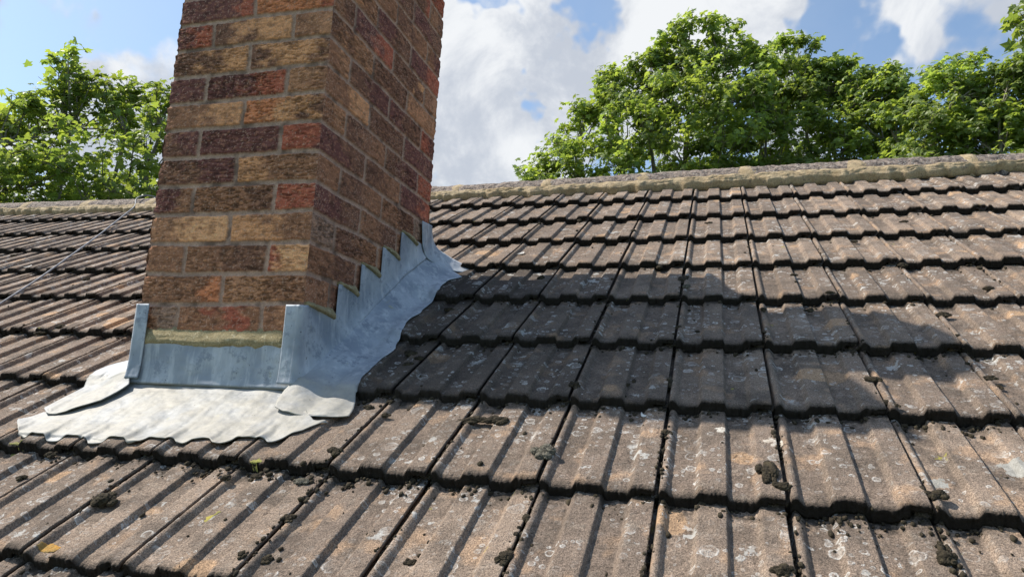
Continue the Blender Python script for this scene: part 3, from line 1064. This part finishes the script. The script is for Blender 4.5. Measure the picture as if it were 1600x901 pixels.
o = mesh_np("mortar_bed", np.stack([Xg, Yg, Zg], -1).reshape(-1, 3), grid_faces(nx, nt), M_SAND)
solid(o, .02, -1)
tag(o, "long sandy yellow mortar bedding under the row of ridge tiles", "mortar bed")
jn = 0
dabs = []
for k in range(-11, 9):
    xa = jx0+k*.4525
    if xa < -4.4 or xa > 3.4: continue
    wd = .028+.016*random.random()
    nx_, na = 22, 40
    xs = np.linspace(-1, 1, nx_)
    al = np.linspace(math.radians(-8), math.radians(188), na)
    Xq, Aq = np.meshgrid(xs, al)
    zt = np.interp(xa, RXs, RZs)
    edge_ = wd*(1+.7*(fbm(Aq*4, Aq*0+k, 410+k, 3)-.5)*2)
    R = .112+.0095*np.sqrt(np.clip(1-Xq**2, 0, 1))-.006+(fbm(Xq*2+k, Aq*8, 420, 3)-.5)*.006
    V = np.stack([xa+Xq*edge_, float(AX(xa))+np.cos(Aq)*R*1.02, zt-.112+np.sin(Aq)*R], -1).reshape(-1, 3)
    o = mesh_np("mortar_joint", V, grid_faces(nx_, na), M_SAND)
    px, py, z = project([xa, apx, .9]); dabs.append((px, o))
dabs.sort(key=lambda q: q[0])
l_ = [q for q in dabs if q[0] < 460]; r_ = [q for q in dabs if q[0] >= 460]
for side_, lst in (("left", list(reversed(l_))), ("right", r_)):
    for i, q in enumerate(lst):
        tag(q[1], f"yellow mortar joint between two ridge tiles, {ORD[i]} {side_} of the chimney", "mortar joint", "mortar joints between ridge tiles")


# ------------------------------------------------------------------ helpers to stand small things on the roof
def on_roof(px, py, h=0.0):
    d = RIGHT*(px-800)/FPX - UP*(py-450.5)/FPX - BACK
    n = np.array([0, -SP, CP]); P0 = rp(0, 0, h)
    t_ = ((P0-CAM)@n)/(d@n)
    P = CAM+d*t_
    return P[0], (P[1]+h*SP)/CP, t_


def ico(sub):
    import bmesh
    bm = bmesh.new(); bmesh.ops.create_icosphere(bm, subdivisions=sub, radius=1)
    V = np.array([v.co[:] for v in bm.verts]); F = np.array([[v.index for v in f.verts] for f in bm.faces])
    bm.free(); return V, F


SV, SF = ico(4)


def n3(V, f, seed):
    return (vnoise(V[:, 0]*f+V[:, 2]*f*.7, V[:, 1]*f-V[:, 2]*f*.5, seed)+vnoise(V[:, 1]*f+5, V[:, 2]*f+V[:, 0]*f*.3, seed+1)+vnoise(V[:, 2]*f+9, V[:, 0]*f, seed+2))/3-.5


MOSS = [(162, 775, 26, 18, 0), (450, 803, 13, 9, 0), (851, 707, 22, 16, 1), (846, 735, 12, 14, 0), (742, 648, 28, 10, 0), (776, 651, 22, 13, 0),
        (524, 707, 17, 10, 0), (1045, 592, 17, 16, 0), (900, 602, 12, 12, 0), (1040, 667, 12, 9, 0), (1034, 697, 9, 7, 0), (1200, 738, 20, 28, 0),
        (1222, 762, 17, 10, 0), (1224, 888, 20, 14, 0), (788, 869, 16, 16, 0), (822, 800, 12, 12, 0), (812, 826, 9, 9, 0), (1362, 590, 18, 8, 0),
        (1386, 627, 14, 8, 0), (1463, 775, 20, 14, 0), (1478, 862, 20, 16, 0), (1471, 842, 9, 7, 0), (1192, 525, 10, 8, 0), (1192, 478, 8, 7, 0),
        (1068, 432, 12, 14, 0), (1072, 448, 9, 7, 1), (1060, 510, 10, 6, 0), (1475, 485, 14, 8, 0), (1410, 408, 10, 7, 0), (1546, 586, 14, 7, 0),
        (1562, 598, 8, 6, 0), (640, 545, 18, 8, 0), (655, 556, 10, 7, 0), (636, 566, 12, 6, 0), (700, 478, 12, 7, 0), (600, 640, 10, 6, 0),
        (92, 508, 12, 7, 0), (135, 432, 9, 6, 0), (60, 515, 12, 6, 0), (378, 867, 10, 9, 0), (413, 866, 15, 9, 0), (75, 703, 12, 10, 0),
        (470, 742, 16, 8, 1), (350, 738, 12, 8, 0), (396, 735, 14, 6, 0), (1190, 262, 6, 4, 0), (905, 340, 8, 4, 0), (1108, 345, 8, 4, 0),
        (1030, 412, 8, 6, 0), (990, 360, 6, 5, 0), (845, 430, 8, 5, 0), (1090, 512, 6, 5, 0), (1400, 635, 7, 6, 0), (30, 740, 10, 8, 0),
        (640, 868, 12, 9, 0), (608, 620, 9, 6, 0), (575, 628, 12, 6, 0), (1545, 450, 12, 7, 0), (1265, 478, 10, 6, 0), (1296, 460, 9, 5, 0),
        (980, 597, 7, 5, 0), (1240, 425, 7, 5, 0), (1335, 372, 8, 5, 0), (1412, 345, 8, 5, 0), (175, 440, 7, 4, 0), (215, 382, 8, 4, 0), (20, 395, 8, 4, 0)]


def place_words(px, py):
    """course and side words for something lying on the roof"""
    x, s, t_ = on_roof(px, py, 0)
    r = int(math.floor((s-SR)/TG)); r = max(-2, min(7, r))
    return r, x


from collections import defaultdict
bucket = defaultdict(list)
for i, (px, py, a_, b_, kind) in enumerate(MOSS):
    x, s, t_ = on_roof(px, py, -.004)
    sc = t_/FPX*1.0
    ra = a_*sc*.92; rb = b_*sc*1.2
    nb = 16 if max(a_, b_) > 12 else 9
    Vs, Fs = [], []
    for q in range(nb):
        V = SV.copy()
        nn_ = n3(V, 3.0, 500+i*40+q); n2_ = n3(V, 8, 700+i*40+q); n4 = n3(V, 20, 900+i*7+q)
        V = V*(1+.5*nn_+.55*n2_+.5*n4)[:, None]*np.array([1, 1, .8])
        th_ = random.uniform(0, 6.28); rd = random.uniform(0, .72)**.8 if q else 0
        sz_ = random.uniform(.28, .52)*(1-.35*rd)+(.12 if q == 0 else 0)
        Vs.append(V*sz_+np.array([rd*math.cos(th_), rd*math.sin(th_), .28*(1-rd)*random.random()])); Fs.append(SF+q*len(SV))
    V = np.concatenate(Vs); IFc = np.concatenate(Fs)
    V[:, 0] *= ra; V[:, 1] *= rb; V[:, 2] *= min(ra, rb)*.80
    th = random.uniform(-.3, .3)
    c_, s_ = math.cos(th), math.sin(th)
    Vx = V[:, 0]*c_-V[:, 1]*s_; Vy = V[:, 0]*s_+V[:, 1]*c_
    V = np.stack([Vx, Vy, V[:, 2]+min(ra, rb)*.15], 1)
    o = mesh_np("moss_clump", V, IFc, M_MOSSG if kind else M_MOSS)
    h = float(tile_height(np.array(x), np.array(s)))
    h = max(h, -.018)
    o.matrix_world = Matrix.Translation(Vector(rp(x, s, h).tolist())) @ BASIS
    r, xx = place_words(px, py)
    bucket[r].append((px, o, kind, max(a_, b_)))
for r, lst in bucket.items():
    lst.sort(key=lambda q: q[0])
    for i, (px, o, kind, sz) in enumerate(lst):
        szw = "large" if sz > 19 else ("small" if sz < 10 else "dry")
        cw = "greyish" if kind else "black"
        cn = "top" if r == 7 else ORD[7-r]
        tag(o, f"{szw} {cw} moss clump, {ORD[i]} clump from the left on the {cn} tile course", "moss", "moss clumps on the roof tiles")

# crumbs of moss and grit lying in the channels
CV, CF = ico(1)
allV, allF = [], []
off = 0
crng = np.random.default_rng(21)
for i in range(5200):
    px = crng.uniform(-10, 1610); py = crng.uniform(330, 905)
    x, s, t_ = on_roof(px, py, -.008)
    y_ = s*CP
    if -CW-.15 < x < .16 and -.27 < s < .95: continue
    if s > 1.85: continue
    # gather at joints and just below noses
    if crng.random() < .62:
        jj = round((x-XJ)/TW); x = XJ+jj*TW+crng.normal(.001, .0035)
        if vnoise(np.array(s*9), np.array(jj*7.7), 61) < .5: continue
    elif crng.random() < .88:
        rr_ = math.floor((s-SR)/TG)+1; s = SR+rr_*TG-abs(crng.normal(.0, .018))-.002
    h = float(tile_height(np.array(x), np.array(s)))
    r_ = abs(crng.normal(.0014, .0016))+.0008
    Vc = CV*(1+.5*(crng.random((len(CV), 1))-.5))*np.array([r_, r_*crng.uniform(.8, 1.8), r_*.7])
    P = rp(x+Vc[:, 0], s+Vc[:, 1], h+r_*.4+Vc[:, 2])
    allV.append(P); allF.append(CF+off); off += len(CV)
o = mesh_np("moss_crumbs", np.concatenate(allV), np.concatenate(allF), M_MOSS)
tag(o, "scattered dark crumbs of moss and grit in the tile joints", "debris", kind='stuff')


# ------------------------------------------------------------------ lichen and cement patches grown on single tiles
def patch(px, py, a_, b_, c1, c2, name, lab, cat, seed):
    x, s, t_ = on_roof(px, py, -.004)
    ra, rb = a_*t_/FPX, b_*t_/FPX*1.3
    nr, na = 26, 72
    R_, A_ = np.meshgrid(np.linspace(0, 1, nr), np.linspace(0, 2*np.pi, na, endpoint=False))
    lim = .55+.75*fbm(np.cos(A_)*2.3+5, np.sin(A_)*2.3+seed, seed, 4)
    X = x+np.cos(A_)*R_*lim*ra; S = s+np.sin(A_)*R_*lim*rb
    hh = tile_height(X, S)+.0012*(1-R_**4)+(fbm(X*400, S*400, seed+2, 3)-.5)*.0014*(1-R_**3)-.0004*(R_ > .97)
    V = rp(X, S, hh).reshape(-1, 3)
    i = np.arange(na)[:, None]*nr+np.arange(nr-1)[None]; i2 = ((np.arange(na)+1) % na)[:, None]*nr+np.arange(nr-1)[None]
    F = np.stack([i, i+1, i2+1, i2], -1).reshape(-1, 4)
    o = mesh_np(name, V, F, m_simple(name+"_"+str(seed), c1, c2, 60, bumpd=.002))
    tag(o, lab, cat)


patch(76, 849, 17, 9, (.42, .22, .04), (.25, .17, .06), "lichen_patch", "bright orange lichen patch at the bottom left of the roof", "lichen", 3)
patch(328, 796, 14, 9, (.36, .30, .05), (.25, .22, .07), "lichen_patch", "mustard yellow lichen patch on a tile below the lead apron", "lichen", 5)
patch(402, 712, 15, 8, (.27, .26, .06), (.20, .19, .06), "lichen_patch", "yellow-green lichen patch just under the apron's scalloped edge", "lichen", 7)
patch(22, 690, 15, 7, (.24, .23, .06), (.18, .17, .06), "lichen_patch", "yellow-green lichen patch at the far left, left of the apron", "lichen", 9)
patch(1128, 662, 15, 8, (.55, .52, .46), (.42, .37, .31), "cement_smear", "pale cement smear below the shadow edge, left one of two", "cement smear", 11)
patch(1210, 683, 17, 12, (.52, .48, .42), (.42, .36, .29), "cement_smear", "larger pale cement smear below the shadow edge, right one of two", "cement smear", 13)
patch(1590, 720, 26, 22, (.24, .23, .205), (.32, .31, .28), "lichen_patch", "large grey lichen crust at the right edge of the photo", "lichen", 15)
patch(1470, 745, 20, 16, (.33, .32, .29), (.25, .235, .205), "lichen_patch", "spreading pale grey lichen crust on a lower right tile", "lichen", 17)

# ------------------------------------------------------------------ small white feathers and leaf scraps
def feather(px, py, ln, ang, lab, curl=.5):
    x, s, t_ = on_roof(px, py, 0)
    L = ln*t_/FPX
    nu, nv = 16, 7
    a = np.linspace(0, 1, nu); b_ = np.linspace(-1, 1, nv)
    Aa, Bb = np.meshgrid(a, b_)
    wdt = .22*L*np.sin(np.pi*np.clip(Aa*.92+.04, 0, 1))**.7
    X = (Aa-.5)*L; Y = Bb*wdt+curl*L*(Aa-.5)**2*1.6; Z = .004+.15*L*np.abs(Bb)**2*.6+.12*L*(Aa-.5)**2
    c_, s_ = math.cos(ang), math.sin(ang)
    V = np.stack([X*c_-Y*s_, X*s_+Y*c_, Z], -1).reshape(-1, 3)
    o = mesh_np("feather", V, grid_faces(nu, nv), M_FEATH)
    solid(o, .0008, 0)
    h = float(tile_height(np.array(x), np.array(s)))+.001
    o.matrix_world = Matrix.Translation(Vector(rp(x, s, h).tolist())) @ BASIS
    tag(o, lab, "feather")


feather(815, 389, 14, 1.1, "tiny white feather caught on the tiles between chimney and tree")
feather(1005, 635, 15, -.4, "small white curled feather under a tile nose at the shadow edge", 1.2)
feather(45, 414, 12, 1.3, "small white feather on the tiles at the far left", 1.0)

# ------------------------------------------------------------------ cable from the ridge down the left slope
pts = []
cab = [(243, 318, .03), (228, 311, .045), (222, 312, .028), (214, 321, .014), (200, 331, .010), (175, 351, .008), (150, 371, .008), (105, 403, .008), (60, 436, .008), (25, 458, .008), (-10, 481, .008), (-60, 512, .008)]
P3 = []
ce = [(-2.15, 1.87, .888), (-2.175, 1.81, .908), (-2.20, 1.75, .905), (-2.205, 1.68, .860)]
P3 += ce
for px, py, h in cab[3:]:
    x, s, t_ = on_roof(px, py, h); P3.append(tuple(rp(x, s, h)))
cu = bpy.data.curves.new("cable", 'CURVE'); cu.dimensions = '3D'; cu.bevel_depth = .0034; cu.bevel_resolution = 3
sp_ = cu.splines.new('NURBS'); sp_.points.add(len(P3)-1); sp_.order_u = 4; sp_.use_endpoint_u = True
for p_, q in zip(sp_.points, P3): p_.co = (*q, 1)
tmp = bpy.data.objects.new("cable_tmp", cu); COL.objects.link(tmp)
dg = bpy.context.evaluated_depsgraph_get()
mc = bpy.data.meshes.new_from_object(tmp.evaluated_get(dg))
bpy.data.objects.remove(tmp)
for pl in mc.polygons: pl.use_smooth = True
mc.materials.clear(); mc.materials.append(M_WIRE)
cable = bpy.data.objects.new("cable", mc); COL.objects.link(cable)
tag(cable, "thin grey cable running from the ridge down the left slope", "cable")


# ------------------------------------------------------------------ trees
def leaf_shape():
    # five-lobed plane leaf, tip along +y; fan of triangles round the base
    a = [(0, 0), (.30, -.10), (.52, .12), (.34, .24), (.60, .52), (.26, .52), (.0, 1.0), (-.26, .52), (-.60, .52), (-.34, .24), (-.52, .12), (-.30, -.10)]
    c = (0, .28)
    P = np.array([c]+a)
    z = np.array([0.0]+[.0, -.04, -.10, .0, -.14, .0, -.12, .0, -.14, .0, -.10, -.04])
    V = np.concatenate([P, z[:, None]], 1)
    V[:, 1] -= .0
    n = len(a)
    F = np.array([(0, 1+i, 1+(i+1) % n) for i in range(n)])
    return V, F


LV, LF = leaf_shape()


def leaves_mesh(name, pos, up, size, tint, parent, r):
    n = len(pos)
    # orientation frames: leaf normal near 'up' with scatter
    nrm = up+r.normal(0, .55, (n, 3)); nrm /= np.linalg.norm(nrm, axis=1)[:, None]
    t_ = r.normal(0, 1, (n, 3)); t_[:, 2] -= .5
    t_ -= (t_*nrm).sum(1)[:, None]*nrm; t_ /= np.linalg.norm(t_, axis=1)[:, None]
    b_ = np.cross(t_, nrm)
    s_ = size[:, None, None]
    V = pos[:, None, :]+s_*(LV[None, :, 0:1]*b_[:, None, :]+LV[None, :, 1:2]*t_[:, None, :]+LV[None, :, 2:3]*nrm[:, None, :]*r.uniform(.3, 2.2, (n, 1, 1)))
    F = (LF[None]+(np.arange(n)*len(LV))[:, None, None]).reshape(-1, 3)
    C = np.repeat(tint, len(LV), 0)
    return mesh_np(name, V.reshape(-1, 3), F, M_LEAF, parent, smooth=False, colors=C)


def tube_path(P, r0, r1, n=7):
    P = np.asarray(P, float); m_ = len(P)
    V, F = [], []
    for i in range(m_):
        d = P[min(i+1, m_-1)]-P[max(i-1, 0)]; d /= np.linalg.norm(d)+1e-9
        a = np.cross(d, [0.3, 1, .1]); a /= np.linalg.norm(a); b_ = np.cross(d, a)
        rr_ = r0+(r1-r0)*i/(m_-1)
        for k in range(n):
            th = 2*np.pi*k/n
            V.append(P[i]+rr_*(math.cos(th)*a+math.sin(th)*b_))
    for i in range(m_-1):
        for k in range(n):
            F.append((i*n+k, i*n+(k+1) % n, (i+1)*n+(k+1) % n, (i+1)*n+k))
    return np.array(V), np.array(F)


def inside(poly, x, y):
    poly = np.array(poly); n = len(poly); c = False
    j = n-1
    for i in range(n):
        if ((poly[i][1] > y) != (poly[j][1] > y)) and (x < (poly[j][0]-poly[i][0])*(y-poly[i][1])/(poly[j][1]-poly[i][1]+1e-12)+poly[i][0]): c = not c
        j = i
    return c


def tree(name, label, outline, dist, depth, seed, nclump, leaves, leaf, bright, gap=.0, rmul=1.0):
    """outline: crown silhouette as seen from the roof, in world metres across (a) and up (h) at the tree's own distance."""
    r = np.random.default_rng(seed)
    # tree frame: forward = horizontal viewing direction to the crown's middle
    cx = np.mean([q[0] for q in outline])
    d0 = ray(cx, 300); az = np.array([d0[0], d0[1], 0]); az /= np.linalg.norm(az)
    side = np.array([az[1], -az[0], 0])
    base = CAM+az*dist
    # convert the silhouette into (side offset, height)
    pol = []
    for px, py in outline:
        d = ray(px, py+(40 if py < 400 else 0)); t_ = dist/(d@az); P = CAM+d*t_
        pol.append(((P-base)@side, P[2]))
    ys = [q[1] for q in pol]; xs = [q[0] for q in pol]
    gz = -5.4
    trunk_x = np.mean(xs)
    root = empty(name, (base+side*trunk_x)[:2].tolist()+[gz])
    rl = np.array(root.location)
    tag(root, label, "tree", "leafy plane trees beyond the ridge")
    bot = min(ys)
    fork = np.array([trunk_x, gz+(bot-gz)*.45+1.0])
    # clump centres: rim ones follow the outline, others fill
    cl = []
    tries = 0
    while len(cl) < nclump and tries < 40000:
        tries += 1
        x = r.uniform(min(xs), max(xs)); z = r.uniform(bot, max(ys))
        if not inside(pol, x, z): continue
        if r.random() < gap and z > bot+(max(ys)-bot)*.45: continue
        # shell depth: thinner near the rim
        e = min(math.hypot(x-a_, z-b_) for a_, b_ in zip(*[np.interp(np.linspace(0, len(pol)-1, 160), range(len(pol)), v) for v in (xs, ys)]))
        yy = r.uniform(-1, 1)*depth*min(1, .25+e/1.6)
        cl.append((x, yy, z, e))
    # extra sprigs right on the rim
    top_pts = list(zip(np.interp(np.linspace(0, len(pol)-1, 70), range(len(pol)), xs), np.interp(np.linspace(0, len(pol)-1, 70), range(len(pol)), ys)))
    for a_, b_ in top_pts:
        if b_ > bot+.4: cl.append((a_+r.normal(0, .10), r.uniform(-.5, .5)*depth*.5, b_+r.normal(.02, .17), 0.0))
    BV, BF = [], []; boff = 0
    def add_tube(P, a_, b_, n=6):
        nonlocal boff
        v, f = tube_path(P, a_, b_, n); BV.append(v); BF.append(f+boff); boff += len(v)
    def W(x, y, z): return base+side*x+az*y+np.array([0, 0, z])-np.array([0, 0, base[2]])
    # limbs
    nl = 7
    limbs = []
    for i in range(nl):
        tx = min(xs)+(max(xs)-min(xs))*(i+.5)/nl
        # height of the outline above tx
        zs_ = [zz for zz in np.linspace(max(ys), bot, 60) if inside(pol, tx, zz)]
        tz = (zs_[0] if zs_ else bot+.5)-.5
        P = []
        for t_ in np.linspace(0, 1, 9):
            P.append(W(fork[0]+(tx-fork[0])*t_**.8+r.normal(0, .06), r.normal(0, .12)+(r.uniform(-.5, .5)*depth*.4)*t_, fork[1]+(tz-fork[1])*t_**1.15))
        limbs.append(np.array(P)); add_tube(P, .13, .018, 7)
    LP = np.concatenate(limbs)
    pos, ups, siz, tin = [], [], [], []
    for (x, y, z, e) in cl:
        c = W(x, y, z)
        # branch from the nearest lower limb point
        dd = np.linalg.norm(LP-c, axis=1)+np.where(LP[:, 2] > c[2]-.1, 3.0, 0)
        s0_ = LP[dd.argmin()]
        mid = (s0_+c)/2+np.array([0, 0, -.08])+r.normal(0, .05, 3)
        add_tube([s0_, mid, c], .020, .006, 4)
        nk = int(leaves*(.55 if e == 0 else 1)*r.uniform(.6, 1.3))
        R = (.20 if e == 0 else r.uniform(.26, .44))*rmul
        # leaves along short twigs
        nt = 6
        tw = r.normal(0, 1, (nt, 3)); tw[:, 2] = np.abs(tw[:, 2])*.9+.1; tw /= np.linalg.norm(tw, axis=1)[:, None]
        for q in range(nt): 
            add_tube([c, c+tw[q]*R*.95], .006, .003, 3)
        k = r.integers(0, nt, nk); f = r.uniform(.15, 1.1, nk)**.8
        p_ = c+tw[k]*(f*R)[:, None]+np.clip(r.normal(0, .065, (nk, 3)), -.12, .12)*rmul
        out = p_-c; out /= np.linalg.norm(out, axis=1)[:, None]+1e-9
        pos.append(p_); ups.append(out*.5+np.array([-.25, -.15, .8])); siz.append(r.uniform(.62, 1.15, nk)*leaf)
        g = r.uniform(0, 1, nk)[:, None]; cb = r.normal(1, .14)
        a_ = np.array([.160, .235, .080]); b_ = np.array([.300, .370, .115])
        tin.append(np.clip((a_*(1-g)+b_*g)*bright*cb, .01, .5))
    pos = np.concatenate(pos); ups = np.concatenate(ups); siz = np.concatenate(siz); tin = np.concatenate(tin)
    leaves_mesh("crown", pos-rl, ups, siz, tin, root, r)
    # trunk
    P = [W(trunk_x, 0, gz-.1), W(trunk_x+.1, 0, gz+(fork[1]-gz)*.5), W(fork[0], 0, fork[1]+.1)]
    v, f = tube_path(P, .30, .20, 12)
    BV.append(v); BF.append(f+boff)
    mesh_np("trunk", np.concatenate(BV)-rl, np.concatenate(BF), M_BARK, root)
    return len(pos)


low = 400
nl = 0
nl += tree("plane_tree", "large bright green tree rising highest behind the ridge", 
     [(812, low), (806, 330), (822, 258), (862, 205), (893, 160), (935, 128), (948, 92), (990, 74), (1032, 55), (1056, 22), (1095, 20), (1135, 12), (1180, 60), (1200, 105), (1230, 160), (1240, 260), (1230, low)],
     14.0, 1.5, 31, 310, 88, .113, 1.0)
nl += tree("plane_tree", "leafy green tree with ragged top behind the ridge, right of the tallest tree",
     [(1170, low), (1180, 200), (1190, 90), (1228, 45), (1262, 60), (1302, 78), (1322, 120), (1335, 68), (1370, 90), (1400, 84), (1408, 110), (1415, 160), (1425, 230), (1420, low)],
     15.5, 1.4, 32, 225, 88, .113, 1.0)
nl += tree("plane_tree", "loose green tree at the far right behind the ridge, beside the ragged one",
     [(1385, low), (1390, 230), (1400, 150), (1440, 118), (1478, 82), (1520, 76), (1530, 105), (1515, 150), (1548, 170), (1556, 100), (1585, 84), (1620, 90), (1680, 70), (1760, 110), (1800, 250), (1790, low)],
     14.0, 1.5, 33, 275, 86, .113, 1.05, gap=.15)
nl += tree("plane_tree", "thin airy tree with sky gaps behind the ridge, left of the chimney",
     [(-130, low), (-140, 260), (-90, 180), (-20, 150), (20, 140), (50, 160), (70, 130), (82, 90), (110, 105), (150, 108), (170, 130), (215, 118), (262, 106), (330, 120), (400, 180), (410, 300), (400, low)],
     12.0, 2.1, 34, 205, 56, .112, .92, gap=.55)
# overhanging twig of a tree that stands outside the frame on the right
nl += tree("plane_tree", "green leaf sprig poking into the top right corner",
     [(1690, low), (1670, 250), (1680, 60), (1640, 5), (1632, -12), (1642, -30), (1690, -70), (1760, -120), (1900, -60), (1960, 150), (1950, low)],
     9.0, 1.4, 35, 120, 40, .125, .9)
print("leaves", nl, "tiles", len(tiles), "objects", len(bpy.data.objects))
